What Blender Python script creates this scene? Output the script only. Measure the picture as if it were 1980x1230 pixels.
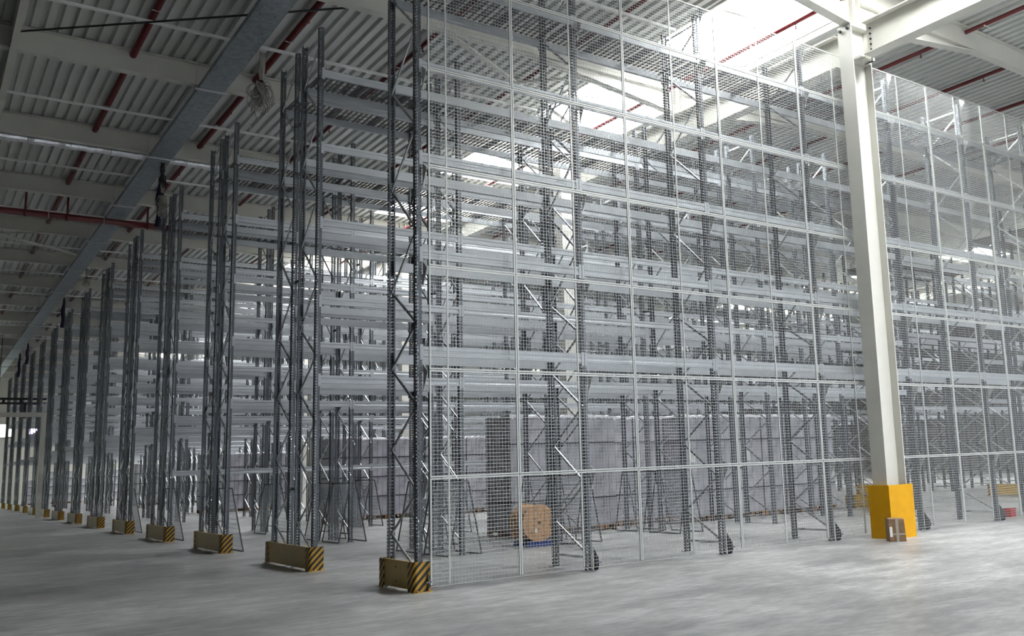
import bpy, math, random
from mathutils import Matrix, Vector
random.seed(7)
for o in list(bpy.data.objects): bpy.data.objects.remove(o)
SC = bpy.context.scene
COL = SC.collection

# ------------------------------------------------------------------ camera
cam_d = bpy.data.cameras.new('camera'); cam = bpy.data.objects.new('camera', cam_d); COL.objects.link(cam)
FW = Vector((0.60048575, 0.78442004, 0.15524842)); RT = Vector((0.79710968, -0.60261818, -0.0383078))
UP = Vector((-0.06350611, -0.14675331, 0.98713243))
M = Matrix.Identity(4)
for i in range(3):
    M[i][0] = RT[i]; M[i][1] = UP[i]; M[i][2] = -FW[i]
M[0][3], M[1][3], M[2][3] = -5.5106, -12.0945, 1.6149
cam.matrix_world = M
cam_d.sensor_width = 36.0; cam_d.sensor_fit = 'HORIZONTAL'
cam_d.lens = 1802.056 / 1980 * 36.0
cam_d.shift_x = (990 - 1213.39) / 1980; cam_d.shift_y = (611.2 - 615) / 1980
cam_d.clip_start = 0.1; cam_d.clip_end = 400
SC.camera = cam

# ------------------------------------------------------------------ world, exposure
W = bpy.data.worlds.new('overcast_sky'); SC.world = W; W.use_nodes = True
bg = W.node_tree.nodes['Background']; bg.inputs[0].default_value = (0.86, 0.93, 1.0, 1); bg.inputs[1].default_value = 0.72
SC.view_settings.view_transform = 'Standard'; SC.view_settings.look = 'None'
SC.view_settings.gamma = 1.0; SC.view_settings.use_curve_mapping = False
SC.view_settings.exposure = 1.22
SKY_PANE = 17.0

# ------------------------------------------------------------------ helpers
MATS = {}
def mat(name, col, rough=0.5, metal=0.0, var=0.0, vscale=4.0, spec=None, rvar=0.0, bump=0.0, bscale=40.0, emit=0.0, stretch=None):
    m = bpy.data.materials.new(name); m.use_nodes = True; nt = m.node_tree; b = nt.nodes['Principled BSDF']
    b.inputs['Base Color'].default_value = (*col, 1); b.inputs['Roughness'].default_value = rough; b.inputs['Metallic'].default_value = metal
    if spec is not None: b.inputs['Specular IOR Level'].default_value = spec
    if emit:
        b.inputs['Emission Color'].default_value = (*col, 1); b.inputs['Emission Strength'].default_value = emit
    if var or rvar or bump:
        tc = nt.nodes.new('ShaderNodeTexCoord'); mp = nt.nodes.new('ShaderNodeMapping')
        nt.links.new(tc.outputs['Object'], mp.inputs[0])
        if stretch: mp.inputs['Scale'].default_value = stretch
        n = nt.nodes.new('ShaderNodeTexNoise'); n.inputs['Scale'].default_value = vscale; n.inputs['Detail'].default_value = 6
        nt.links.new(mp.outputs[0], n.inputs['Vector'])
        if var:
            r = nt.nodes.new('ShaderNodeValToRGB')
            r.color_ramp.elements[0].position = 0.3; r.color_ramp.elements[1].position = 0.7
            r.color_ramp.elements[0].color = (*[max(0, c*(1-var)) for c in col], 1)
            r.color_ramp.elements[1].color = (*[min(1, c*(1+var)) for c in col], 1)
            nt.links.new(n.outputs[0], r.inputs[0]); nt.links.new(r.outputs[0], b.inputs['Base Color'])
        if rvar:
            mr = nt.nodes.new('ShaderNodeMapRange'); mr.inputs[1].default_value = 0.3; mr.inputs[2].default_value = 0.7
            mr.inputs[3].default_value = max(0.02, rough-rvar); mr.inputs[4].default_value = min(1, rough+rvar)
            nt.links.new(n.outputs[0], mr.inputs[0]); nt.links.new(mr.outputs[0], b.inputs['Roughness'])
        if bump:
            n2 = nt.nodes.new('ShaderNodeTexNoise'); n2.inputs['Scale'].default_value = bscale; n2.inputs['Detail'].default_value = 3
            nt.links.new(mp.outputs[0], n2.inputs['Vector'])
            bp = nt.nodes.new('ShaderNodeBump'); bp.inputs['Strength'].default_value = bump; bp.inputs['Distance'].default_value = 0.01
            nt.links.new(n2.outputs[0], bp.inputs['Height']); nt.links.new(bp.outputs[0], b.inputs['Normal'])
    MATS[name] = m; return m
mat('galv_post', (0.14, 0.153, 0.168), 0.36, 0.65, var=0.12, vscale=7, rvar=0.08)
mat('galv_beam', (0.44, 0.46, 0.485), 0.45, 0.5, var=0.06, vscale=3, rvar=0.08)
mat('galv_brace', (0.50, 0.52, 0.54), 0.3, 0.9, rvar=0.06, vscale=9)
mat('galv_wire', (0.45, 0.47, 0.49), 0.4, 0.6)
mat('galv_deck_backlit', (0.10, 0.105, 0.11), 0.42, 0.6)  # galvanised decks; their backlit darkness is put into the base colour
mat('fence_paint', (0.52, 0.53, 0.51), 0.4, 0.3)
mat('fence_wire', (0.52, 0.53, 0.52), 0.35, 0.4)
mat('cream_paint', (0.58, 0.57, 0.52), 0.42, 0.0, var=0.04, vscale=2)
mat('deck_paint', (0.58, 0.59, 0.57), 0.4, 0.1, var=0.05, vscale=1.5)
mat('red_paint', (0.115, 0.008, 0.011), 0.3)
mat('yellow_paint', (0.66, 0.33, 0.0), 0.5, 0.0, 0.06, 5, spec=0.25)
mat('black_paint', (0.015, 0.015, 0.017), 0.5)
mat('white_plastic', (0.8, 0.8, 0.78), 0.4)
mat('wall_panel', (0.22, 0.22, 0.21), 0.6, var=0.05, vscale=0.5)  # dark tone picked to cut bounce light onto the rack ends
mat('wall_cream', (0.66, 0.65, 0.58), 0.6, var=0.05, vscale=0.5)
mat('wood_pallet', (0.33, 0.18, 0.09), 0.8, var=0.3, vscale=8, stretch=(1, 6, 6))
mat('wood_drum', (0.55, 0.31, 0.15), 0.75, var=0.3, vscale=9, stretch=(8, 1, 1))
mat('dark_hole', (0.01, 0.008, 0.007), 0.9)
mat('goods', (0.39, 0.38, 0.42), 0.32, var=0.25, vscale=2.5, rvar=0.12, bump=0.25, bscale=18)
mat('goods_pale', (0.45, 0.45, 0.48), 0.35, var=0.3, vscale=2.5, rvar=0.1)
mat('film', (0.80, 0.80, 0.82), 0.25, bump=0.8, bscale=14)
mat('slip_sheet', (0.035, 0.035, 0.05), 0.6)
mat('blue_plastic', (0.012, 0.035, 0.22), 0.4)
mat('navy_cloth', (0.012, 0.010, 0.045), 0.7)
mat('cardboard', (0.20, 0.12, 0.065), 0.8, var=0.25, vscale=12)
mat('tape', (0.33, 0.29, 0.24), 0.3)
mat('paper', (0.75, 0.74, 0.70), 0.7)
mat('red_plastic', (0.45, 0.02, 0.02), 0.4)
mat('tray_steel', (0.30, 0.34, 0.37), 0.45, 0.6, var=0.2, vscale=6)
mat('cable_grey', (0.38, 0.36, 0.32), 0.5)
mat('foil', (0.75, 0.76, 0.78), 0.28, 0.85, var=0.15, vscale=10, bump=1.0, bscale=16)
mat('alu_frame', (0.55, 0.56, 0.56), 0.4, 0.4)
mat('sky_pane', (0.95, 0.98, 1.0), 0.3, emit=SKY_PANE)
mat('daylit_glass', (0.85, 1.0, 0.9), 0.3, emit=1.6)
mat('daylit_violet', (0.72, 0.66, 1.0), 0.3, emit=3.5)

def stripe_mat():
    m = bpy.data.materials.new('hazard_stripes'); m.use_nodes = True; nt = m.node_tree; b = nt.nodes['Principled BSDF']
    tc = nt.nodes.new('ShaderNodeTexCoord'); sep = nt.nodes.new('ShaderNodeSeparateXYZ'); nt.links.new(tc.outputs['Object'], sep.inputs[0])
    def mth(op, a, bb=None):
        n = nt.nodes.new('ShaderNodeMath'); n.operation = op
        for i, s in enumerate((a, bb)):
            if s is None: continue
            if isinstance(s, (int, float)): n.inputs[i].default_value = s
            else: nt.links.new(s, n.inputs[i])
        return n.outputs[0]
    s1 = mth('SUBTRACT', sep.outputs[2], mth('SUBTRACT', sep.outputs[0], sep.outputs[1]))
    fr = mth('FRACT', mth('MULTIPLY', s1, 9.0)); gt = mth('GREATER_THAN', fr, 0.5)
    mix = nt.nodes.new('ShaderNodeMix'); mix.data_type = 'RGBA'
    mix.inputs[6].default_value = (0.55, 0.30, 0.02, 1); mix.inputs[7].default_value = (0.012, 0.011, 0.01, 1)
    nt.links.new(gt, mix.inputs[0]); nt.links.new(mix.outputs[2], b.inputs['Base Color']); b.inputs['Roughness'].default_value = 0.4
    MATS['hazard'] = m
stripe_mat()
mat('guard_yellow', (0.50, 0.33, 0.08), 0.35, var=0.08, vscale=6)

def floor_mat():
    m = bpy.data.materials.new('polished_concrete'); m.use_nodes = True; nt = m.node_tree; b = nt.nodes['Principled BSDF']
    tc = nt.nodes.new('ShaderNodeTexCoord')
    def noise(sc, det, st=(1, 1, 1), rot=0.0):
        mp = nt.nodes.new('ShaderNodeMapping'); mp.inputs['Scale'].default_value = st; mp.inputs['Rotation'].default_value = (0, 0, rot)
        nt.links.new(tc.outputs['Object'], mp.inputs[0])
        n = nt.nodes.new('ShaderNodeTexNoise'); n.inputs['Scale'].default_value = sc; n.inputs['Detail'].default_value = det
        n.inputs['Roughness'].default_value = 0.65
        nt.links.new(mp.outputs[0], n.inputs['Vector']); return n.outputs[0]
    a = noise(0.28, 4); c = noise(0.9, 6, (1, 2.8, 1), 0.65); d = noise(4.0, 7, (1, 2.6, 1), 0.65)
    def mix(x, y, w):
        n = nt.nodes.new('ShaderNodeMix'); n.inputs[0].default_value = w
        nt.links.new(x, n.inputs[2]); nt.links.new(y, n.inputs[3]); return n.outputs[0]
    def rng(x, lo, hi, a0=0.38, a1=0.62):
        n = nt.nodes.new('ShaderNodeMapRange'); n.interpolation_type = 'SMOOTHSTEP'
        for q, val in enumerate((a0, a1, lo, hi)): n.inputs[q+1].default_value = val
        nt.links.new(x, n.inputs[0]); return n.outputs[0]
    def mul(x, y):
        n = nt.nodes.new('ShaderNodeMath'); n.operation = 'MULTIPLY'; nt.links.new(x, n.inputs[0]); nt.links.new(y, n.inputs[1]); return n.outputs[0]
    v = mul(mul(rng(a, 0.72, 1.18), rng(c, 0.79, 1.14)), rng(d, 0.82, 1.13))
    sc = nt.nodes.new('ShaderNodeVectorMath'); sc.operation = 'SCALE'; sc.inputs[0].default_value = (0.375, 0.371, 0.364)
    nt.links.new(v, sc.inputs['Scale']); nt.links.new(sc.outputs[0], b.inputs['Base Color'])
    mr = nt.nodes.new('ShaderNodeMapRange'); mr.inputs[1].default_value = 0.20; mr.inputs[2].default_value = 0.80
    mr.inputs[3].default_value = 0.30; mr.inputs[4].default_value = 0.46
    nt.links.new(mix(a, c, 0.35), mr.inputs[0]); nt.links.new(mr.outputs[0], b.inputs['Roughness'])
    bp = nt.nodes.new('ShaderNodeBump'); bp.inputs['Strength'].default_value = 0.06; bp.inputs['Distance'].default_value = 0.01
    nt.links.new(d, bp.inputs['Height']); nt.links.new(bp.outputs[0], b.inputs['Normal'])
    MATS['floor'] = m
floor_mat()

class MB:
    """collects geometry, builds one mesh"""
    def __init__(s): s.v = []; s.f = []; s.m = []; s.cur = 0; s.smooth = []
    def face(s, pts, sm=False):
        n = len(s.v); s.v += [tuple(p) for p in pts]; s.f.append(tuple(range(n, n+len(pts)))); s.m.append(s.cur); s.smooth.append(sm)
    def idx(s, n0, fs, sm=False):
        for f in fs: s.f.append(tuple(n0+i for i in f)); s.m.append(s.cur); s.smooth.append(sm)
    def box(s, x0, x1, y0, y1, z0, z1):
        n = len(s.v)
        s.v += [(x0,y0,z0),(x1,y0,z0),(x1,y1,z0),(x0,y1,z0),(x0,y0,z1),(x1,y0,z1),(x1,y1,z1),(x0,y1,z1)]
        s.idx(n, [(0,3,2,1),(4,5,6,7),(0,1,5,4),(1,2,6,5),(2,3,7,6),(3,0,4,7)]); return s
    def hexa(s, c):
        n = len(s.v); s.v += [tuple(p) for p in c]
        s.idx(n, [(0,3,2,1),(4,5,6,7),(0,1,5,4),(1,2,6,5),(2,3,7,6),(3,0,4,7)]); return s
    def bar(s, p, q, w, h, upv=(0,0,1)):
        p = Vector(p); q = Vector(q); d = (q-p).normalized(); u = Vector(upv)
        if abs(d.dot(u)) > 0.98: u = Vector((1,0,0))
        a = d.cross(u).normalized(); b = a.cross(d).normalized(); a *= w/2; b *= h/2
        s.hexa([p-a-b, p+a-b, p+a+b, p-a+b, q-a-b, q+a-b, q+a+b, q-a+b]); return s
    def tube(s, pts, r, n=8, sm=True, cap=True):
        pts = [Vector(p) for p in pts]; rr = r if isinstance(r, (list, tuple)) else [r]*len(pts)
        n0 = len(s.v); prev = None
        for i, p in enumerate(pts):
            d = (pts[min(i+1, len(pts)-1)] - pts[max(i-1, 0)]).normalized()
            if prev is None:
                u = Vector((0,0,1)) if abs(d.z) < 0.9 else Vector((1,0,0)); a = d.cross(u).normalized()
            else:
                a = (prev - d*prev.dot(d)).normalized()
            prev = a; b = d.cross(a)
            for k in range(n):
                t = 2*math.pi*k/n; s.v.append(tuple(p + (a*math.cos(t)+b*math.sin(t))*rr[i]))
        for i in range(len(pts)-1):
            s.idx(n0, [(i*n+k, i*n+(k+1)%n, (i+1)*n+(k+1)%n, (i+1)*n+k) for k in range(n)], sm)
        if cap:
            s.idx(n0, [tuple(reversed(range(n))), tuple(range((len(pts)-1)*n, len(pts)*n))])
        return s
    def prism(s, poly, axis, t0, t1):
        """poly: 2d points; axis 'x': (y,z), 'y': (x,z), 'z': (x,y)"""
        def P(a, b, t): return {'x': (t,a,b), 'y': (a,t,b), 'z': (a,b,t)}[axis]
        n = len(s.v); k = len(poly)
        s.v += [P(a,b,t0) for a,b in poly] + [P(a,b,t1) for a,b in poly]
        s.idx(n, [tuple(range(k)), tuple(reversed(range(k, 2*k)))] + [(i, k+i, k+(i+1)%k, (i+1)%k) for i in range(k)]); return s
    def mesh(s, name, mats):
        me = bpy.data.meshes.new(name); me.from_pydata(s.v, [], s.f)
        for m in (mats if isinstance(mats, (list, tuple)) else [mats]): me.materials.append(MATS[m])
        me.polygons.foreach_set('material_index', s.m); me.polygons.foreach_set('use_smooth', s.smooth)
        me.update(); return me
def put(name, me, parent=None, loc=(0,0,0), rot=(0,0,0)):
    o = bpy.data.objects.new(name, me); COL.objects.link(o); o.location = loc; o.rotation_euler = rot
    if parent is not None: o.parent = parent
    return o
def tag(o, label, cat, group=None):
    o['label'] = label; o['category'] = cat
    if group: o['group'] = group
    return o
def thing(name, loc, label, cat, group=None, rot=(0,0,0)):
    return tag(put(name, None, None, loc, rot), label, cat, group)
def structure(name, mb, mats, parent=None):
    o = put(name, mb.mesh(name, mats), parent)
    if parent is None: o['kind'] = 'structure'
    return o
ORD = ['first','second','third','fourth','fifth','sixth','seventh','eighth','ninth','tenth','eleventh','twelfth','thirteenth','fourteenth','fifteenth','sixteenth']

# ------------------------------------------------------------------ dimensions
BAY = 2.8; NB = 6; D = 1.04; H = 9.85; PITCH = 5.73; NROW = 14
LEVELS = (3.34, 4.75, 6.19, 7.60, 9.03)
def row_y(i): return 0.0 if i == 0 else 4.18 + PITCH*(i-1)
BEAM_Y = [-0.55 + PITCH*k for k in range(-4, 16)]
XL, XR, YB, YF = -26.0, 62.0, -26.0, 90.0
DECK_Z = 11.52

# ------------------------------------------------------------------ structure: floor, walls, ceiling
fl = structure('floor', MB().box(XL, XR, YB, YF, -0.2, 0.0), 'floor')
jm = MB()
for k in range(1, 8): jm.box(XL, XR, 2.6+11.46*k, 2.604+11.46*k, -0.001, 0.0012)
for x in (21.0, 40): jm.box(x, x+0.004, YB, YF, -0.001, 0.0012)
put('floor_joint', jm.mesh('floor_joint', 'slip_sheet'), fl)
wb = MB()
wb.box(XL, XR, YF, YF+0.3, 0, 12)
for k in range(int((XR-XL)/1.0)): wb.box(XL+k*1.0+0.02, XL+k*1.0+0.98, YF-0.03, YF, 0, 12)
structure('wall_back', wb, 'wall_cream')
wl = MB(); wl.box(XL-0.3, XL, YB, YF, 0, 12)
for k in range(int((YF-YB)/1.0)): wl.box(XL, XL+0.03, YB+k+0.02, YB+k+0.98, 0, 12)
structure('wall_left', wl, 'wall_panel')
wr = MB(); wr.box(XR, XR+0.3, -2, YF, 0, 12)
for k in range(int((YF+2)/1.0)): wr.box(XR-0.03, XR, -2+k+0.02, -2+k+0.98, 0, 12)
structure('wall_right', wr, 'wall_panel')
wf = MB(); wf.box(XL, -2, YB-0.3, YB, 0, 12)  # unseen wall behind the camera, length set to keep daylight off the left
structure('wall_front', wf, 'wall_panel')

SKX0, SKX1 = 8.03, 11.05
def deck(mb, x0, x1, y0, y1):
    p = 0.26; n = int(round((x1-x0)/p)); p = (x1-x0)/n; z0, z1 = DECK_Z, DECK_Z+0.10
    prof = []
    for k in range(n):
        a = x0+k*p
        prof += [(a, z1), (a+p*0.30, z1), (a+p*0.38, z0), (a+p*0.92, z0)]
    prof.append((x1, z1))
    for (xa, za), (xb, zb) in zip(prof[:-1], prof[1:]):
        mb.face([(xa,y0,za),(xa,y1,za),(xb,y1,zb),(xb,y0,zb)])
cm = MB()
deck(cm, XL, SKX0, YB, YF); deck(cm, SKX1, 36.0, YB, YF); deck(cm, 39.0, XR, YB, YF)
SKY = []
edges = [YB]
for b in BEAM_Y:
    y0, y1 = b+0.85, b+4.75
    if y0 > YB and y1 < YF: SKY.append((y0, y1)); edges += [y0, y1]
edges.append(YF)
for i in range(0, len(edges), 2):
    deck(cm, SKX0, SKX1, edges[i], edges[i+1]); deck(cm, 36.0, 39.0, edges[i], edges[i+1])
cm.box(XL, SKX0, YB, YF, DECK_Z+0.13, DECK_Z+0.16); cm.box(SKX1, 36.0, YB, YF, DECK_Z+0.13, DECK_Z+0.16); cm.box(39.0, XR, YB, YF, DECK_Z+0.13, DECK_Z+0.16)
for i in range(0, len(edges), 2):
    cm.box(SKX0, SKX1, edges[i], edges[i+1], DECK_Z+0.13, DECK_Z+0.16); cm.box(36.0, 39.0, edges[i], edges[i+1], DECK_Z+0.13, DECK_Z+0.16)
structure('ceiling', cm, 'deck_paint')

# skylights
wn = 0
for sx0, sx1 in ((SKX0, SKX1), (36.0, 39.0)):
    for (y0, y1) in SKY:
        if sx0 > 20 and y0 > 60: continue
        wn += 1
        zt = DECK_Z+0.55
        c = MB()
        c.box(sx0-0.06, sx0, y0-0.06, y1+0.06, DECK_Z-0.02, zt); c.box(sx1, sx1+0.06, y0-0.06, y1+0.06, DECK_Z-0.02, zt)
        c.box(sx0, sx1, y0-0.06, y0, DECK_Z-0.02, zt); c.box(sx0, sx1, y1, y1+0.06, DECK_Z-0.02, zt)
        w = structure('window_%d' % wn, c, 'cream_paint')
        f = MB(); L = y1-y0
        f.bar(((sx0+sx1)/2, y0, zt), ((sx0+sx1)/2, y1, zt), 0.05, 0.05)
        for k in range(1, 4): f.box(sx0, sx1, y0+L*k/4-0.02, y0+L*k/4+0.02, zt-0.03, zt)
        put('window_frame', f.mesh('window_frame', 'alu_frame'), w)
        t = MB()
        for k in range(3):           # opening stays below the glazing
            ya = y0+0.5+k*1.2
            t.bar((sx0+0.3, ya, DECK_Z+0.05), (sx1-0.4, ya+0.35, DECK_Z+0.42), 0.08, 0.06)
            t.bar((sx0+1.3, ya, DECK_Z+0.02), (sx0+1.9, ya+0.9, DECK_Z+0.42), 0.06, 0.05)
        put('opener_linkage', t.mesh('opener_linkage', 'alu_frame'), w)
        for k in range(4):
            for h in range(2):
                xa = sx0 + (sx1-sx0)*h/2; xb = sx0 + (sx1-sx0)*(h+1)/2
                p = MB().box(xa+0.02, xb-0.02, y0+L*k/4+0.02, y0+L*(k+1)/4-0.02, zt, zt+0.02)
                put('pane', p.mesh('pane', 'sky_pane'), w)

# far wall windows
for k, (x0, x1, z0, z1, mm) in enumerate(((-0.6, 0.3, 6.05, 7.2, 'daylit_glass'), (0.45, 1.0, 6.05, 7.2, 'daylit_glass'), (1.15, 1.5, 6.1, 7.1, 'daylit_glass'),
                                          (2.7, 3.05, 6.0, 6.95, 'daylit_violet'), (3.1, 3.5, 6.45, 6.95, 'daylit_violet'), (-6, -3, 0.2, 3.6, 'daylit_glass'), (-12, -9, 0.2, 3.6, 'daylit_glass'))):
    wn += 1
    f = MB(); y = YF-0.12
    f.box(x0-.06, x0, y, YF-.03, z0-.06, z1+.06); f.box(x1, x1+.06, y, YF-.03, z0-.06, z1+.06); f.box(x0, x1, y, YF-.03, z0-.06, z0); f.box(x0, x1, y, YF-.03, z1, z1+.06)
    w = structure('window_%d' % wn, f, 'alu_frame')
    put('pane', MB().box(x0, x1, y+0.03, YF-.04, z0, z1).mesh('pane', mm), w)

# ------------------------------------------------------------------ roof steel
tn = 0
def ibeam_y(mb, x, y0, y1, z0, z1, w=0.3, tf=0.025, tw=0.016):
    mb.box(x-w/2, x+w/2, y0, y1, z0, z0+tf); mb.box(x-w/2, x+w/2, y0, y1, z1-tf, z1); mb.box(x-tw/2, x+tw/2, y0, y1, z0+tf, z1-tf)
GX = (-18.4, 9.57, 37.5)
COLY = [-0.5] + [10.45+11.46*k for k in range(0, 7)]
for gx in GX:
    m = MB(); ys = [YB] + [-11.96] + COLY + [YF]
    for a, b in zip(ys[:-1], ys[1:]):
        a2 = a + (0.36 if a in COLY or a == -11.96 else 0); b2 = b - (0.36 if b in COLY or b == -11.96 else 0)
        ibeam_y(m, gx, a2, b2, 9.66, 10.36)
    tn += 1; g = structure('trim_%d' % tn, m, 'cream_paint')
    if gx == 9.57:
        bm = MB()
        for y in COLY[:4]:
            for s in (-1,):
                for k in range(5):
                    bm.tube([(gx-0.04, y+s*0.46, 9.76+k*0.115), (gx+0.04, y+s*0.46, 9.76+k*0.115)], 0.02, 6)
        put('bolt_row', bm.mesh('bolt_row', 'black_paint'), g)
def roof_beam(y):
    m = MB(); tf = 0.022; tw = 0.012; w = 0.22; zt = 11.5
    def zb(x):
        d = min(abs(x-g) for g in GX)
        return 10.95 if d > 4.5 else 10.40 + (10.95-10.40)*max(0, d-0.2)/4.3
    xs = []
    for g in GX: xs += [g-4.5, g-0.2, g+0.2, g+4.5]
    xs = sorted([XL] + [x for x in xs if XL < x < XR] + [XR])
    for a, b in zip(xs[:-1], xs[1:]):
        za, zc = zb(a), zb(b)
        for (ya, yb, t0, t1) in ((y-w/2, y+w/2, 0, tf), (y-tw/2, y+tw/2, tf, None)):
            ta, tb = (za+tf, zc+tf) if t1 is not None else (zt-tf, zt-tf)
            m.hexa([(a,ya,za+t0),(b,ya,zc+t0),(b,yb,zc+t0),(a,yb,za+t0),(a,ya,ta),(b,ya,tb),(b,yb,tb),(a,yb,ta)])
        if za > 10.94 and zc < 10.94 or zc > 10.94 and za < 10.94:      # original lower flange runs through the haunch
            m.box(a, b, y-w/2, y+w/2, 10.95, 10.95+tf)
    m.box(XL, XR, y-w/2, y+w/2, zt-tf, zt)
    for g in GX:
        for s in (-0.11, 0.11):
            m.box(g+s-0.006, g+s+0.006, y-w/2, y+w/2, 10.42, zt-tf)
    return m
for y in BEAM_Y:
    if y > YF-1 or y < YB+1: continue
    tn += 1; structure('trim_%d' % tn, roof_beam(y), 'cream_paint')
# joint strip along y at x=-4.35
m = MB(); m.box(-4.41, -4.35, YB+4, YF-2, 10.85, 11.5); m.box(-4.44, -4.32, YB+4, YF-2, 10.84, 10.86); tn += 1; structure('trim_%d' % tn, m, 'cream_paint')
# roof bracing
m = MB()
for y0 in (-0.55, 5.18, 28.1):
    pass
m.bar((3.0, 5.2, 11.02), (8.9, 8.7, 11.02), 0.12, 0.06); m.bar((8.9, 8.7, 11.02), (9.5, 10.8, 11.02), 0.12, 0.06)
tn += 1; structure('trim_%d' % tn, m, 'cream_paint')
m = MB(); m.bar((3.8, 8.6, 10.98), (7.2, 5.4, 10.98), 0.06, 0.06); tn += 1; structure('trim_%d' % tn, m, 'cream_paint')
m = MB(); m.bar((-4.3, 28.3, 10.95), (-0.7, 31.4, 10.95), 0.14, 0.06); m.bar((-4.3, 29.4, 10.95), (-2.2, 27.9, 10.95), 0.06, 0.06); tn += 1; structure('trim_%d' % tn, m, 'cream_paint')
m = MB(); m.tube([(-4.3, 10.2, 11.1), (1.3, 5.3, 11.1)], 0.022, 6); tn += 1; structure('trim_%d' % tn, m, 'black_paint')

# ------------------------------------------------------------------ steel columns and guards
def hcolumn(x, y, label, detail):
    t = thing('steel_column', (x, y, 0), label, 'column', 'cream steel hall columns')
    s = MB(); hx, hy, tf, tw = 0.30, 0.17, 0.024, 0.016
    s.box(-hx, -hx+tf, -hy, hy, 0.02, 10.40); s.box(hx-tf, hx, -hy, hy, 0.02, 10.40); s.box(-hx+tf, hx-tf, -tw/2, tw/2, 0.02, 10.40)
    put('shaft', s.mesh('shaft', 'cream_paint'), t)
    put('base_plate', MB().box(-0.34, 0.34, -0.21, 0.21, 0, 0.025).mesh('base_plate', 'cream_paint'), t)
    if detail:
        c = MB(); c.box(-hx+tf, hx-tf, -hy, hy, 9.62, 9.645); c.box(-hx+tf, hx-tf, -hy, hy, 10.36, 10.39)
        c.box(0.10, 0.16, -0.36, -0.17, 9.60, 9.66); c.box(-0.26, -0.14, -0.36, -0.17, 9.61, 9.655)
        put('stiffener', c.mesh('stiffener', 'cream_paint'), t)
        b = MB(); b.box(-0.16, 0.16, -0.33, -0.17, 9.60, 9.62); put('seat_bracket', b.mesh('seat_bracket', 'cream_paint'), t)
        k = MB()
        for yy in (-0.10, 0.10): k.tube([(-0.35, yy, 10.30), (-0.29, yy, 10.30)], 0.03, 8)
        put('bolt', k.mesh('bolt', 'black_paint'), t)
    return t
hcolumn(9.61, -0.5, 'tall cream steel H column in front of the wire fence', True)
for k, y in enumerate(COLY[1:4]):
    hcolumn(9.61, y, 'cream steel H column inside the racks, %s behind the fence' % ORD[k], False)
t = thing('column_guard', (9.61, -0.5, 0), 'solid yellow box guard around the foot of the front column', 'column guard')
for nm, (x0, x1, y0, y1) in (('front_panel', (-.37,.37,-.25,-.23)), ('left_panel', (-.37,-.35,-.23,.24)), ('right_panel', (.35,.37,-.23,.24)), ('rear_panel', (-.35,.35,.22,.24))):
    put(nm, MB().box(x0, x1, y0, y1, 0.0, 1.0).mesh(nm, 'yellow_paint'), t)
tp = MB(); tp.box(-.35, -.31, -.23, .22, .98, 1.0); tp.box(.31, .35, -.23, .22, .98, 1.0)
put('top_trim', tp.mesh('top_trim', 'yellow_paint'), t)

# ------------------------------------------------------------------ rack meshes
def wall_strip(mb, P, width, cols, hw, hh, z0, z1, pitch):
    """vertical sheet with hole columns; P(u,z)->point"""
    cuts = [0.0]
    for c in cols: cuts += [c-hw/2, c+hw/2]
    cuts.append(width)
    n = int((z1-z0)/pitch); z = z0
    mb.face([P(0,z0-0.0), P(width,z0), P(width,z0+(pitch-hh)/2), P(0,z0+(pitch-hh)/2)])
    for k in range(n):
        a = z0+k*pitch+(pitch-hh)/2; b = a+hh; c = (z0+(k+1)*pitch+(pitch-hh)/2) if k < n-1 else z1
        for i in range(0, len(cuts)-1, 2):
            mb.face([P(cuts[i],a), P(cuts[i+1],a), P(cuts[i+1],b), P(cuts[i],b)])
        mb.face([P(0,b), P(width,b), P(width,c), P(0,c)])
pm = MB()
wall_strip(pm, lambda u,z: (0.011+u,0,z), 0.078, (0.016, 0.062), 0.015, 0.028, 0.008, H, 0.05)
for sx in (0, 1):
    X = (lambda x: 0.1-x) if sx else (lambda x: x)
    wall_strip(pm, lambda u,z: (X(0.011), 0.054-u, z), 0.054, (0.027,), 0.026, 0.026, 0.008, H, 0.05)
    pm.face([(X(0.0),.066,.008),(X(0.011),.054,.008),(X(0.011),.054,H),(X(0.0),.066,H)])
    pm.face([(X(0.0),.09,.008),(X(0.0),.066,.008),(X(0.0),.066,H),(X(0.0),.09,H)])
pm.face([(0,.09,.008),(0,.09,H),(.018,.09,H),(.018,.09,.008)]); pm.face([(.1,.09,.008),(.082,.09,.008),(.082,.09,H),(.1,.09,H)])
pm.box(0.042, 0.058, -0.004, 0.0, 0.008, H)      # stiffening rib on the front face
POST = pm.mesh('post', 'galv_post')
fp = MB(); fp.box(-.03, .13, -.035, .125, 0, .008)
for x in (-.012, .112): fp.tube([(x,-.015,.008),(x,-.015,.03)], .01, 6)
FOOT = fp.mesh('foot_plate', 'galv_beam')
ZZ = [(0.08,.24),(0.96,.71),(0.08,1.31),(0.96,1.91),(0.08,2.50),(0.96,3.09),(0.08,3.67),(0.96,4.25),(0.08,5.03),(0.96,5.82),(0.08,6.60),(0.96,7.38),(0.08,8.16),(0.96,8.95),(0.08,9.55)]
SEG = [((0.08,.20),(0.96,.20))] + list(zip(ZZ[:-1], ZZ[1:])) + [((0.08,9.70),(0.96,9.70))]
BR = []
allb = MB()
for j, ((ya,za),(yb,zb)) in enumerate(SEG):
    off = 0.012 if j % 2 else -0.012
    for q in (MB(), allb):
        # channel section: web and two lips
        q.bar((.05+off, ya, za), (.05+off, yb, zb), 0.006, 0.040, (1,0,0)) if False else None
        p, r = Vector((.05+off, ya, za)), Vector((.05+off, yb, zb)); d = (r-p).normalized(); nn = Vector((1,0,0)).cross(d)
        q.bar(p, r, 0.038, 0.018, (1,0,0)); 
        if q is not allb: BR.append(q.mesh('brace', 'galv_brace'))
ALLB = allb.mesh('bracing', 'galv_brace')
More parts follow.
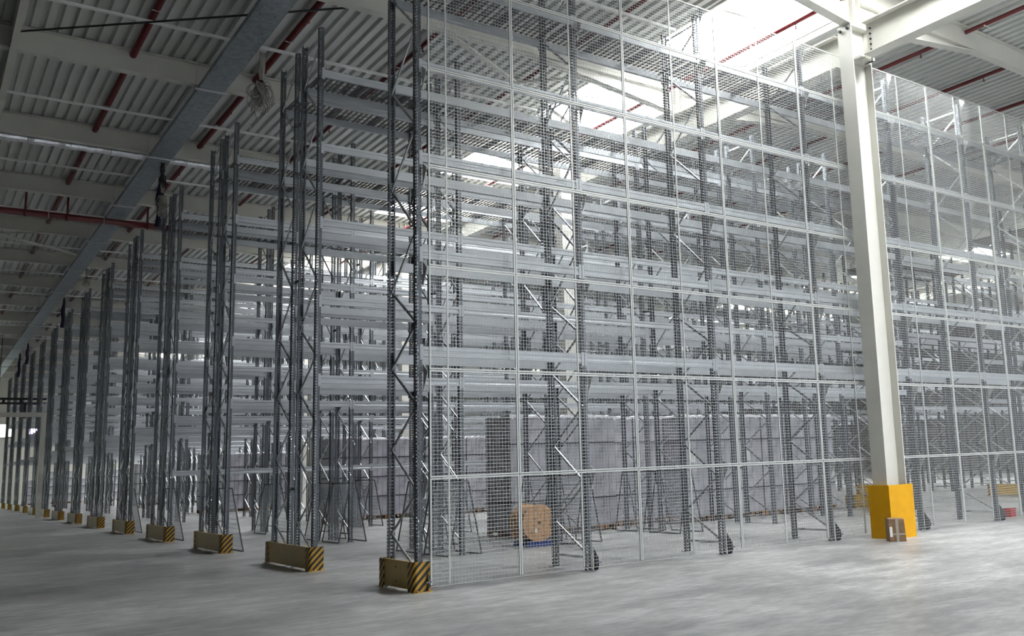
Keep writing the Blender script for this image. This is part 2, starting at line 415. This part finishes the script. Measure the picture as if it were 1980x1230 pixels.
def beam_mesh():
    b = MB(); L = BAY-0.1
    prof = [(0.0,0.0),(0.05,0.0),(0.05,-0.14),(0.0,-0.14),(0.0,-0.095),(0.007,-0.085),(0.007,-0.055),(0.0,-0.045)]
    n = len(b.v); k = len(prof)
    b.v += [(0.1, y, z) for y, z in prof] + [(0.1+L, y, z) for y, z in prof]
    b.idx(n, [(i, k+i, k+(i+1)%k, (i+1)%k) for i in range(k)])
    for x0, x1 in ((0.055, 0.106), (0.1+L-0.006, 0.1+L+0.045)):
        b.box(x0, x1, -0.006, -0.001, -0.19, 0.03)
    b.box(0.101, 0.106, -0.002, 0.055, -0.19, 0.03); b.box(0.1+L-0.006, 0.1+L-0.001, -0.002, 0.055, -0.19, 0.03)
    return b.mesh('beam', 'galv_beam')
BEAM = beam_mesh()
def deck_mesh(x0, x1, n):
    m = MB()
    for k in range(n):
        x = x0+0.06+(x1-x0-0.12)*k/(n-1); m.box(x-0.014, x+0.014, 0.01, D-0.01, 0.0, 0.018)
    for y in (0.06, 0.25, 0.44, 0.62, 0.80, 0.98): m.box(x0, x1, y-0.004, y+0.004, 0.018, 0.026)
    for x in (x0, x1-0.02): m.box(x, x+0.02, 0.0, D, 0.0, 0.026)
    return m.mesh('wire_deck', 'galv_deck_backlit')
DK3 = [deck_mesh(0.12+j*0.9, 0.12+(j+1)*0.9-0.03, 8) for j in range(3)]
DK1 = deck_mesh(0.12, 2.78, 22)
sp = MB(); sp.box(0.03, 0.07, 0, 0.28, 0, 0.05); SPACER = sp.mesh('row_spacer', 'galv_post')

def build_rack(x0, y, lines, nb, label, cat, detail, deck_bays=None, low=None, group=None):
    r = thing('pallet_rack', (x0, y, 0), label, cat, group)
    for li in range(lines):
        dy = 1.32*li
        for k in range(nb+1):
            X = k*BAY
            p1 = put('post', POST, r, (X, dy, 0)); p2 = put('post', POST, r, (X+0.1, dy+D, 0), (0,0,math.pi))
            if detail:
                put('foot_plate', FOOT, p1); put('foot_plate', FOOT, p2)
                for j, bmesh_ in enumerate(BR): put('brace', bmesh_, r, (X, dy, 0))
            else:
                put('bracing', ALLB, r, (X, dy, 0))
        for k in range(nb):
            for z in LEVELS:
                put('beam', BEAM, r, (k*BAY, dy-0.002, z)); put('beam', BEAM, r, (k*BAY+BAY+0.1, dy+D+0.002, z), (0,0,math.pi))
            if deck_bays is None or k in deck_bays:
                if x0 == 0 and li == 0 and k == 3 and any(abs(y+0.52-c) < 0.4 for c in COLY): put('wire_deck', DK3[2], r, (k*BAY, dy, LEVELS[-1]+0.002))
                elif detail:
                    for d in DK3: put('wire_deck', d, r, (k*BAY, dy, LEVELS[-1]+0.002))
                else: put('wire_deck', DK1, r, (k*BAY, dy, LEVELS[-1]+0.002))
            if low and li == 0 and k in low:
                put('beam', BEAM, r, (k*BAY, dy-0.002, 1.86))
    if lines == 2:
        for k in range(nb+1):
            for z in (1.35, 5.2, 8.3): put('row_spacer', SPACER, r, (k*BAY, D, z))
    return r
build_rack(0, row_y(0), 1, NB, 'single galvanised pallet rack directly behind the tall wire mesh fence', 'pallet rack', True, None, None, 'galvanised pallet rack rows')
for i in range(1, NROW):
    build_rack(0, row_y(i), 2, NB, 'double galvanised pallet rack, %s row of rack ends counted from the fence' % ORD[i], 'pallet rack', i <= 3, None, (0,1,2,3) if i == 3 else None, 'galvanised pallet rack rows')
for i in range(1, 8):
    build_rack(24.3, row_y(i), 2, 4, 'double galvanised pallet rack beyond the cross aisle, %s row back on the right' % ORD[i-1], 'pallet rack', False, (0,1), None, 'pallet racks beyond the cross aisle')

# ------------------------------------------------------------------ rack end guards
def end_guard(x, y0, y1, label, flip=False):
    t = thing('rack_end_guard', (x, y0, 0), label, 'rack guard', 'yellow rack end guards', (0,0,math.pi) if flip else (0,0,0))
    L = y1-y0
    if flip: t.location = (x, y1, 0)
    put('end_board', MB().box(0.0, 0.035, 0.06, L-0.06, 0.035, 0.40).mesh('end_board', 'guard_yellow'), t)
    for s in (0, 1):
        c = MB(); R = 0.06; pts = []
        # quarter round corner sheet, wrapped around the rack corner
        arc = [(-0.012, 0.20)] + [(-0.012+R-R*math.cos(a), R-R*math.sin(a)) for a in [math.pi/2*q/6 for q in range(7)]] + [(0.235, 0.0)]
        pin = [(0.002, 0.20)] + [(-0.012+R-(R-.012)*math.cos(a), R-(R-.012)*math.sin(a)) for a in [math.pi/2*q/6 for q in range(7)]] + [(0.235, 0.012)]
        if s: arc = [(a, L-b) for a, b in arc]; pin = [(a, L-b) for a, b in pin]
        for (a, b, a2, b2) in zip(arc[:-1], arc[1:], pin[:-1], pin[1:]):
            q = [(*a,0.0),(*b,0.0),(*b2,0.0),(*a2,0.0),(*a,0.40),(*b,0.40),(*b2,0.40),(*a2,0.40)]
            c.hexa(q)
        g = put('corner_guard', c.mesh('corner_guard', 'hazard'), t)
        g['label'] = 'black and yellow striped corner'
        f = MB(); yy = (0.0 if s == 0 else L); sg = 1 if s == 0 else -1
        f.box(-0.03, 0.24, min(yy-sg*0.05, yy), max(yy-sg*0.05, yy), 0.0, 0.008)
        f.tube([(0.03, yy-sg*0.03, 0.008), (0.03, yy-sg*0.03, 0.03)], 0.012, 6); f.tube([(0.19, yy-sg*0.03, 0.008), (0.19, yy-sg*0.03, 0.03)], 0.012, 6)
        put('floor_flange', f.mesh('floor_flange', 'guard_yellow'), t)
    bl = MB()
    for z in (0.12, 0.31): bl.tube([(-0.006, L/2, z), (0.0, L/2, z)], 0.012, 6)
    put('bolt', bl.mesh('bolt', 'black_paint'), t)
end_guard(-0.075, -0.09, D+0.09, 'yellow end guard with striped corners on the rack end nearest the camera')
for i in range(1, NROW):
    end_guard(-0.075, row_y(i)-0.09, row_y(i)+1.32+D+0.09, 'yellow end guard with striped corners at the left end of the %s rack row' % ORD[i])
for i in (1, 2, 3):
    end_guard(NB*BAY+0.175, row_y(i)-0.09, row_y(i)+1.32+D+0.09, 'yellow end guard at the far right end of the %s rack row' % ORD[i], True)
    end_guard(24.225, row_y(i)-0.09, row_y(i)+1.32+D+0.09, 'yellow end guard beyond the cross aisle, %s one back' % ORD[i-1])

# ------------------------------------------------------------------ wire mesh fence
fence = thing('wire_fence', (0, -0.14, 0), 'tall white welded wire mesh fence fixed to the front rack', 'fence')
XE = [0.125, 1.54, 3.74, 5.94, 8.14, 10.34, 12.54, 14.74, 16.94]
ZE = [0.06, 1.51, 3.0, 4.48, 5.95, 7.44, 8.92, 9.93]
cache = {}
def panel_meshes(w, h, mids, foot=False):
    key = (round(w,3), round(h,3), tuple(mids), foot)
    if key in cache: return cache[key]
    g = 0.005; f = MB(); t = 0.022
    f.box(g, w-g, -t/2, t/2, g, g+(0.006 if foot else t)); f.box(g, w-g, -t/2, t/2, h-g-t, h-g)
    f.box(g, g+t, -t/2, t/2, g+t, h-g-t); f.box(w-g-t, w-g, -t/2, t/2, g+t, h-g-t)
    for x in mids: f.box(x-0.011, x+0.011, 0.0, 0.022, g+t, h-g-t)
    m = MB(); d = 0.0016; dh = 0.0023
    nx = int((w-2*g-t)/0.05); nz = int((h-2*g-t)/0.05)
    for k in range(1, nx):
        x = g+t/2+(w-2*g-t)*k/nx; m.box(x-d, x+d, -d-0.004, d-0.004, g, h-g)
    for k in range(1, nz):
        z = g+t/2+(h-2*g-t)*k/nz; m.box(g, w-g, -dh, dh, z-dh, z+dh)
    cache[key] = (f.mesh('panel_frame', 'fence_paint'), m.mesh('wire_grid', 'fence_wire')); return cache[key]
for a, b in zip(XE[:-1], XE[1:]):
    mids = [0.42-a] if a < 1 else [1.1]
    for z0, z1 in zip(ZE[:-1], ZE[1:]):
        fm, wm = panel_meshes(b-a, z1-z0, mids, z0 < 0.1)
        p = put('mesh_panel', fm, fence, (a, 0, z0)); put('wire_grid', wm, p)
br = MB(); br.prism([(0.13, -0.26), (0.13, 0.10), (0.0, 0.0), (0.0, -0.02)], 'x', 0.0, 0.006)
br.box(0.0, 0.03, 0.125, 0.131, -0.26, 0.10)
BRK = br.mesh('wall_bracket', 'fence_paint')
ft = MB(); ft.prism([(0.14, 0.0), (0.14, 0.36), (0.075, 0.28), (0.015, 0.21), (0.0, 0.10), (0.03, 0.02)], 'x', 0.0, 0.006); ft.box(-0.04, 0.04, -0.01, 0.02, 0.12, 0.14)
FTB = ft.mesh('foot_bracket', 'galv_post')
for k in range(NB+1):
    put('foot_bracket', FTB, fence, (k*BAY+0.106, -0.005, 0.0))
    for z in ZE[1:]: put('wall_bracket', BRK, fence, (k*BAY+0.104, 0.008, z-0.02))

# ------------------------------------------------------------------ leaning wire panels
lm = MB(); lw, lh = 1.12, 1.42
for x0, x1, z0, z1 in ((0, lw, 0, .022), (0, lw, lh-.022, lh), (0, .022, .022, lh-.022), (lw-.022, lw, .022, lh-.022)): lm.box(x0, x1, -.011, .011, z0, z1)
LF = lm.mesh('panel_frame', 'galv_deck_backlit')
lg = MB()
for k in range(1, 22): lg.box(lw*k/22-.0025, lw*k/22+.0025, -.0025, .0025, .01, lh-.01)
for k in range(1, 14): lg.box(.01, lw-.01, .0025, .0085, lh*k/14-.003, lh*k/14+.003)
LG = lg.mesh('wire_grid', 'galv_wire')
def lean(i, k, li, side):
    y = row_y(i) + 1.32*li
    ang = math.asin(0.27/lh)
    X = k*BAY + (-0.285 if side < 0 else 0.1+0.285)
    where = 'left' if side < 0 else 'right'
    t = thing('leaning_mesh_panel', (X, y+D-0.02, 0.001), 'mesh panel leaning on the %s of the %s %s frame, %s rack row' % (where, ORD[k], 'front' if li == 0 else 'rear', ORD[i]), 'mesh panel', 'wire mesh panels leaning on rack frames')
    # local x runs along -Y, panel tilted towards the frame
    t.rotation_euler = (0, 0, -math.pi/2)
    f = put('panel_frame', LF, t, (0, 0, 0.004), (0, 0, 0)); f.rotation_euler = (-ang if side < 0 else ang, 0, 0)
    put('wire_grid', LG, f)
LEAN = [(1,1,0),(1,1,1),(1,2,0),(1,2,1),(1,3,0),(1,3,1),(2,1,0),(2,2,0),(2,3,0),(3,1,0),(3,2,0),(2,1,1)]
for (i, k, li) in LEAN:
    lean(i, k, li, -1); lean(i, k, li, 1)
for i in (2, 3, 4): lean(i, 0, 0, 1)

# ------------------------------------------------------------------ wrapped goods on pallets
def pallet_mesh():
    p = MB()
    for k in range(7): p.box(0.0, 0.98, k*0.175, k*0.175+0.12, 0.122, 0.144)
    for x in (0.0, 0.44, 0.88):
        for y in (0.0, 0.53, 1.06): p.box(x, x+0.1, y, y+0.12, 0.022, 0.1)
        p.box(x, x+0.1, 0.0, 1.18, 0.1, 0.122); p.box(x, x+0.1, 0.0, 1.18, 0.0, 0.022)
    return p.mesh('wooden_pallet', 'wood_pallet')
PAL = pallet_mesh()
def tier_mesh(h, mm):
    m = MB(); nx, ny = 5, 6
    for a in range(nx):
        for b in range(ny):
            if 0 < a < nx-1 and 0 < b < ny-1: continue
            j = random.uniform(-.006, .006)
            m.box(a*0.196+.004+j, a*0.196+.192+j, b*0.197+.004+j, b*0.197+.193+j, 0, h*0.48); m.box(a*0.196+.004-j, a*0.196+.192-j, b*0.197+.004, b*0.197+.193, h*0.5, h)
    m.box(.03, .95, .03, 1.15, 0, h-.01)
    return m.mesh('goods_tier', mm)
TIERS = {'goods': [tier_mesh(0.63, 'goods') for _ in range(3)], 'goods_pale': [tier_mesh(0.63, 'goods_pale') for _ in range(2)]}
SLIP = MB().box(-.004, .985, -.004, 1.184, 0, .04).mesh('slip_sheet', 'slip_sheet')
def film_mesh(seed):
    random.seed(seed); m = MB(); n = 9
    P = [[(0.98*a/n, 1.18*b/n, 0.012+(0.045*random.random() if 0 < a < n and 0 < b < n or random.random() < .5 else 0)) for b in range(n+1)] for a in range(n+1)]
    for a in range(n):
        for b in range(n): m.face([P[a][b], P[a+1][b], P[a+1][b+1], P[a][b+1]], True)
    for a in range(n):
        m.face([P[a][0], P[a+1][0], (P[a+1][0][0], -.006, -.03-.05*random.random()), (P[a][0][0], -.006, -.03)])
    for b in range(n):
        m.face([P[0][b+1], P[0][b], (-.006, P[0][b][1], -.03), (-.006, P[0][b+1][1], -.03)])
    return m.mesh('wrap_film', 'film')
FILMS = [film_mesh(s) for s in (1, 2, 3)]
PAPER = MB().box(0, .21, -.006, 0, 0, .28).mesh('paper_label', 'paper')
def tower(x, y, label, group, mm='goods', n=4, lab=False):
    t = thing('wrapped_goods_pallet', (x, y, 0), label, 'pallet load', group)
    put('wooden_pallet', PAL, t); z = 0.144
    for k in range(n):
        put('goods_tier', random.choice(TIERS[mm]), t, (0, 0, z)); z += 0.63
        if k < n-1: put('slip_sheet', SLIP, t, (0, 0, z)); z += 0.04
    put('wrap_film', random.choice(FILMS), t, (0, 0, z))
    if lab: put('paper_label', PAPER, t, (0.3, -0.001, 1.55))
g = 'grey wrapped pallet loads behind the cable drum'
for k in range(11):
    x = 5.55 + k*1.02; y = 7.05 if k < 3 else (7.62 if k < 5 else 6.95)
    tower(x, y, '%s tall grey wrapped pallet load from the left behind the cable drum' % ORD[k], g, lab=k in (5, 7))
for k in range(6):
    tower(5.5 + k*1.02 + (0.35 if k else 0), 18.45 if k == 0 else 19.6, '%s grey wrapped pallet load from the left, in the fourth aisle back' % ORD[k], 'grey wrapped pallet loads in the fourth aisle')
for k in range(6):
    tower(5.6 + k*1.02, 36.3, '%s grey wrapped pallet load from the left, in the seventh aisle back' % ORD[k], 'grey wrapped pallet loads in the seventh aisle')
for k in range(8):
    tower(6.6 + k*1.02, 59.0, '%s pale wrapped pallet load from the left, in a distant aisle' % ORD[k], 'pale wrapped pallet loads far back', 'goods_pale')
for k in range(12):
    tower(2.0 + k*1.25, 82.0, '%s pale pallet load from the left against the far wall' % ORD[k], 'pale pallet loads along the far wall', 'goods_pale', 4 if k % 3 else 3)

# ------------------------------------------------------------------ cable drum on a blue pallet
dr = thing('cable_drum', (4.80, 4.90, 0.09), 'round wooden cable drum lying behind the wire fence', 'cable drum', None, (0, 0, math.radians(-3)))
def disc(y0, y1, R, n=28):
    m = MB(); nb = 6
    for b in range(nb):           # plank pieces of the flange
        xa = -R + 2*R*b/nb + .003; xb = -R + 2*R*(b+1)/nb - .003
        top = [(xa+(xb-xa)*q/6, math.sqrt(max(0, R*R-(xa+(xb-xa)*q/6)**2))) for q in range(7)]
        poly = [(a, c) for a, c in top] + [(a, -c) for a, c in reversed(top)]
        m.prism(poly, 'y', y0, y1)
    return m
R = 0.375
for y0, y1 in ((-0.30, -0.262), (0.262, 0.30)):
    put('drum_flange', disc(y0, y1, R).mesh('drum_flange', 'wood_drum'), dr, (0, 0, R))
put('drum_core', MB().tube([(0,-.262,0),(0,.262,0)], 0.22, 20).mesh('drum_core', 'wood_drum'), dr, (0, 0, R))
cb = MB()
for k in range(13): cb.tube([(0, -.25+k*.04, 0), (0, -.215+k*.04, 0)], 0.27, 20)
put('wound_cable', cb.mesh('wound_cable', 'black_paint'), dr, (0, 0, R))
put('lagging', MB().tube([(0,-.262,0),(0,-.1,0),(0,.1,0),(0,.262,0)], 0.362, 22, False, False).mesh('lagging', 'wood_drum'), dr, (0, 0, R))
hb = MB(); hb.tube([(0,-.303,0),(0,-.298,0)], 0.036, 12)
for a in range(6):
    for rr in (0.13, 0.27): hb.tube([(rr*math.cos(a*1.05+rr*3), -.303, rr*math.sin(a*1.05+rr*3)), (rr*math.cos(a*1.05+rr*3), -.298, rr*math.sin(a*1.05+rr*3))], 0.012, 6)
put('bolt', hb.mesh('bolt', 'dark_hole'), dr, (0, 0, R))
put('paper_label', MB().box(-.10, -.05, -.305, -.301, -.19, -.11).mesh('paper_label', 'white_plastic'), dr, (0, 0, R))
bp = thing('blue_pallet', (4.80, 4.90, 0), 'low blue plastic pallet under the cable drum', 'pallet', None, (0, 0, math.radians(-3)))
m = MB()
for y in (-.34, -.10, .14): m.hexa([(-.30,y,0),(.36,y,0),(.36,y+.18,0),(-.30,y+.18,0),(-.27,y,.06),(.33,y,.06),(.33,y+.18,.06),(-.27,y+.18,.06)])
put('skid', m.mesh('skid', 'blue_plastic'), bp)
m = MB()
for x in (-.27, -.06, .15): m.box(x, x+.18, -.34, .32, .06, .088)
put('deck_board', m.mesh('deck_board', 'blue_plastic'), bp)

# ------------------------------------------------------------------ carton by the column
ct = thing('cardboard_box', (8.98, -1.03, 0), 'worn taped cardboard box standing against the yellow column guard', 'box', None, (0, 0, math.radians(-38)))
m = MB(); w2 = .15
m.hexa([(-w2,-.13,0),(w2,-.13,0),(w2,.13,0),(-w2,.13,0),(-w2-.005,-.135,.41),(w2-.02,-.13,.40),(w2-.015,.13,.40),(-w2,.135,.41)])
put('carton_body', m.mesh('carton_body', 'cardboard'), ct)
m = MB(); m.face([(-w2-.005,-.135,.41),(w2-.02,-.13,.40),(w2-.03,-.06,.425),(-w2,-.05,.43)]); m.face([(-w2,.135,.41),(w2-.015,.13,.40),(w2-.03,.05,.412),(-w2+.01,.06,.425)])
put('top_flap', m.mesh('top_flap', 'cardboard'), ct)
m = MB(); m.box(-.03, .02, -.1365, -.1345, .0, .40); m.box(-.145, .14, -.1375, -.1355, .12, .15)
put('tape_strip', m.mesh('tape_strip', 'tape'), ct)
m = MB(); m.box(-.145, -.095, -.139, -.1365, .09, .27); put('paper_label', m.mesh('paper_label', 'paper'), ct)
m = MB(); m.box(.06, .125, -.1385, -.1358, .03, .13); put('printed_mark', m.mesh('printed_mark', 'red_plastic'), ct) if False else None

# red crate and orange post at the right
t = thing('red_crate', (15.35, 0.50, 0), 'small red plastic crate on the floor near the right edge', 'crate')
m = MB(); m.box(-.11,.11,-.09,.09,0,.02)
for x0,x1,y0,y1 in ((-.11,.11,-.09,-.08),(-.11,.11,.08,.09),(-.11,-.10,-.08,.08),(.10,.11,-.08,.08)): m.box(x0,x1,y0,y1,.02,.17)
put('crate_body', m.mesh('crate_body', 'red_plastic'), t)
m = MB(); m.box(-.12,.12,-.10,.10,.17,.2); put('crate_lid', m.mesh('crate_lid', 'red_plastic'), t)

# ------------------------------------------------------------------ ceiling services
for k, x in enumerate((-2.05, 0.68, 3.33, 6.35, 9.2, 13.75, 16.5, 19.2, 22.0)):
    z = 11.39 if k != 4 else 10.95
    t = thing('sprinkler_pipe', (x, 0, z), 'dark red sprinkler pipe under the roof deck, %s from the left' % ORD[k], 'pipe', 'red sprinkler pipes under the roof')
    put('pipe', MB().tube([(0, -20, 0), (0, 82, 0)], 0.05 if k > 1 else 0.075, 10).mesh('pipe', 'red_paint'), t)
    hd = MB(); hg = MB()
    for q in range(-6, 26):
        y = q*3.1+0.7; hd.tube([(0, y, -.05), (0, y, -.13)], 0.014, 6); hd.box(-.02, .02, y-.02, y+.02, -.15, -.13)
        y += 1.3; hg.box(-.1, .1, y-.012, y+.012, -.075, -.055); hg.box(-.008, .008, y-.008, y+.008, .05, DECK_Z-z)
    put('sprinkler_head', hd.mesh('sprinkler_head', 'red_paint'), t); put('pipe_hanger', hg.mesh('pipe_hanger', 'alu_frame'), t)
t = thing('sprinkler_main', (0, 23.55, 10.54), 'thick dark red main pipe crossing the left side below the roof', 'pipe')
put('pipe', MB().tube([(-18, 0, 0), (1.45, 0, 0)], 0.11, 12).mesh('pipe', 'red_paint'), t)
for x in (-16, -10, -3.1, -1.9, .55):
    m = MB(); m.tube([(x, 0, 0), (x, 0, .85)], .035, 8); m.tube([(x-.04,0,0),(x+.04,0,0)], .135, 12); put('riser', m.mesh('riser', 'red_paint'), t)
m = MB()
for x in (-6.2, -2.45, -.82): m.box(x-.012, x+.012, -.125, .125, -.13, -.12); m.box(x-.012, x+.012, -.125, -.118, -.13, .5)
put('pipe_strap', m.mesh('pipe_strap', 'galv_wire'), t)
# foil duct
t = thing('foil_duct', (0, 17.03, 10.965), 'wrinkled silver foil insulated pipe under the roof on the left', 'duct')
pts = []; rs = []
random.seed(3)
for k in range(150):
    x = -18+k*0.15; pts.append((x, random.uniform(-.008,.008), random.uniform(-.008,.008))); rs.append(0.112+random.uniform(-.012,.014))
put('foil_sleeve', MB().tube(pts, rs, 10, False).mesh('foil_sleeve', 'foil'), t)
m = MB()
for k in range(0, 22): m.tube([(-17.6+k, 0, 0), (-17.57+k, 0, 0)], .13, 10)
put('band', m.mesh('band', 'alu_frame'), t)
# lighting rails across
for k, y in enumerate([2.85+PITCH*q for q in range(0, 13)]):
    t = thing('lighting_rail', (0, y, 11.20), 'thin white rail across the roof, %s counted from the front' % ORD[k], 'rail', 'thin white rails under the roof')
    put('rail', MB().box(-18, 7.6, -.035, .035, 0, .055).mesh('rail', 'white_plastic'), t)
    hg = MB()
    for x in [q+.5 for q in range(-17, 7, 3)]: hg.box(x-.01, x+.01, -.01, .01, .055, DECK_Z-11.2)
    put('rail_hanger', hg.mesh('rail_hanger', 'alu_frame'), t)
# cable tray
t = thing('cable_tray', (-0.42, 0, 10.72), 'long perforated grey cable tray running away under the roof', 'cable tray')
m = MB(); x0, x1 = -.29, .27
y = -3.0
while y < 84:
    m.box(x0, x1, y, y+.26, 0, .006)
    for q in range(4): m.box(x0+q*.145, x0+q*.145+.11, y+.26, y+.30, 0, .006)
    y += .30
put('tray_floor', m.mesh('tray_floor', 'tray_steel'), t)
m = MB(); m.box(x0-.006, x0, -3, 84, 0, .11); m.box(x1, x1+.006, -3, 84, 0, .11); put('side_rail', m.mesh('side_rail', 'tray_steel'), t)
m = MB()
for q in range(-1, 15):
    yy = q*5.73+5.18-.45; m.box(x0-.08, x1+.08, yy-.02, yy+.02, -.04, 0.0)
    for xx in (x0-.06, x1+.06): m.tube([(xx, yy, -.04), (xx, yy, .8)], .008, 6)
put('tray_hanger', m.mesh('tray_hanger', 'alu_frame'), t)
random.seed(11)
m = MB()
for q in range(9):
    xx = x0+.05+q*.055; m.tube([(xx+random.uniform(-.02,.02), -3+k*4.0, .022+random.uniform(0,.02)) for k in range(22)], .012, 5)
put('cable', m.mesh('cable', 'cable_grey'), t)

def bundle(x, y, z, drop, spread, n, label, mm='cable_grey', r=0.006):
    t = thing('cable_bundle', (x, y, z), label, 'cables', 'cable bundles hanging from the tray')
    m = MB()
    for k in range(n):
        a = random.uniform(0, 6.28); s = spread*random.uniform(.35, 1); dz = drop*random.uniform(.72, 1); bx, by = math.cos(a)*s, math.sin(a)*s
        cx, cy = math.cos(a+1.57)*s*.55, math.sin(a+1.57)*s*.55; j = lambda: random.uniform(-.03, .03)
        P = [(j()*1.5, j()*1.5, .02), (j()*2, j()*2, -drop*.25), (j(), j(), -drop*.48), (bx*.7+j(), by*.7+j(), -dz*.68), (bx+cx*.4, by+cy*.4, -dz*.85),
             (bx*.6+cx, by*.6+cy, -dz), (bx*.1+cx, by*.1+cy, -dz*.88), (cx*.5+j(), cy*.5+j(), -dz*.68), (j(), j(), -drop*.47), (j()*2, j()*2, -drop*.2), (j(), j(), .02)]
        # smooth through catmull-rom
        Q = []
        V = [Vector(p) for p in P]
        for i in range(len(V)-1):
            p0, p1, p2, p3 = V[max(i-1,0)], V[i], V[i+1], V[min(i+2,len(V)-1)]
            for u in (0, .33, .66):
                Q.append(0.5*((2*p1)+(p2-p0)*u+(2*p0-5*p1+4*p2-p3)*u*u+(3*p1-p0-3*p2+p3)*u**3))
        Q.append(V[-1]); m.tube(Q, r, 5)
    put('cable_loops', m.mesh('cable_loops', mm), t)
    put('hook', MB().tube([(-.20, 0, .075), (-.07, 0, .09), (0, 0, .03), (0, 0, -.06)], .012, 6).mesh('hook', 'alu_frame'), t)
    tm = MB(); tm.tube([(0,0,-drop*.47-.03),(0,0,-drop*.47+.03)], .05, 8); put('cable_tie', tm.mesh('cable_tie', 'black_paint'), t)
bundle(-0.04, 7.75, 10.70, 1.40, .32, 44, 'large tangle of grey cables hanging from the near end of the tray', r=.009)
bundle(-0.13, 17.45, 10.70, 1.45, .15, 30, 'long loose grey cable coil hanging beside the dark blue sleeve', r=.008)
bundle(-0.35, 16.3, 10.60, 0.70, .14, 8, 'small black cable coil hanging just left of the dark blue sleeve', 'black_paint', .014)
bundle(-0.1, 33.0, 10.70, .8, .2, 14, 'small grey cable coil hanging about halfway along the tray', r=.01)
for k, (y, z, dr_, lab) in enumerate(((18.25, 10.70, 1.55, 'thick dark blue sleeve hanging from the cable tray'), (41.2, 10.70, 1.45, 'dark blue sleeve hanging farther along the cable tray'), (65.3, 10.70, 1.6, 'distant dark blue sleeve hanging near the far wall'), (59.6, 10.70, 1.3, 'shorter distant dark blue sleeve hanging from the tray'))):
    t = thing('hanging_sleeve', (-0.05, y, z), lab, 'sleeve', 'dark blue hanging sleeves')
    n = 12; P = [(0.02*math.sin(q*.9), .03*math.sin(q*.5), .05-dr_*q/n) for q in range(n+1)]
    put('sleeve', MB().tube(P, [.05+.045*min(1, q/5) for q in range(n+1)], 10).mesh('sleeve', 'navy_cloth'), t)
    put('hook', MB().tube([(-.18, 0, .075), (-.07, 0, .12), (0, 0, .10), (0, 0, .0)], .012, 6).mesh('hook', 'alu_frame'), t)
    put('knot', MB().tube([P[0], (P[0][0]+.02, P[0][1], P[0][2]+.08)], .03, 8).mesh('knot', 'navy_cloth'), t)

# ------------------------------------------------------------------ far left: portal and black rail
t = thing('goods_portal', (-0.36, 43.0, 0), 'pale goal shaped steel portal across the distant left aisle', 'portal')
for x in (-.1, -6.6): put('portal_post', MB().box(x-.11, x+.11, -.1, .1, 0, 5.0).mesh('portal_post', 'cream_paint'), t)
put('portal_lintel', MB().box(-6.75, .02, -.1, .1, 5.0, 5.22).mesh('portal_lintel', 'cream_paint'), t)
t = thing('black_gantry', (0, 60.5, 0), 'black double rail gantry above the distant left aisle', 'gantry')
m = MB(); m.box(-9, 1.25, -.06, .06, 7.18, 7.32); m.box(-9, 1.25, -.06, .06, 6.90, 7.02)
for k in range(11): m.box(-8.8+k*.95, -8.65+k*.95, -.05, .05, 7.02, 7.18)
put('double_rail', m.mesh('double_rail', 'black_paint'), t)
put('drop_stub', MB().box(-.02, .14, -.07, .07, 6.0, 6.90).mesh('drop_stub', 'black_paint'), t)
for x in (-8.5, -4.5, -1.4):
    put('gantry_hanger', MB().box(x-.02, x+.02, -.02, .02, 7.32, 11.5).mesh('gantry_hanger', 'black_paint'), t)
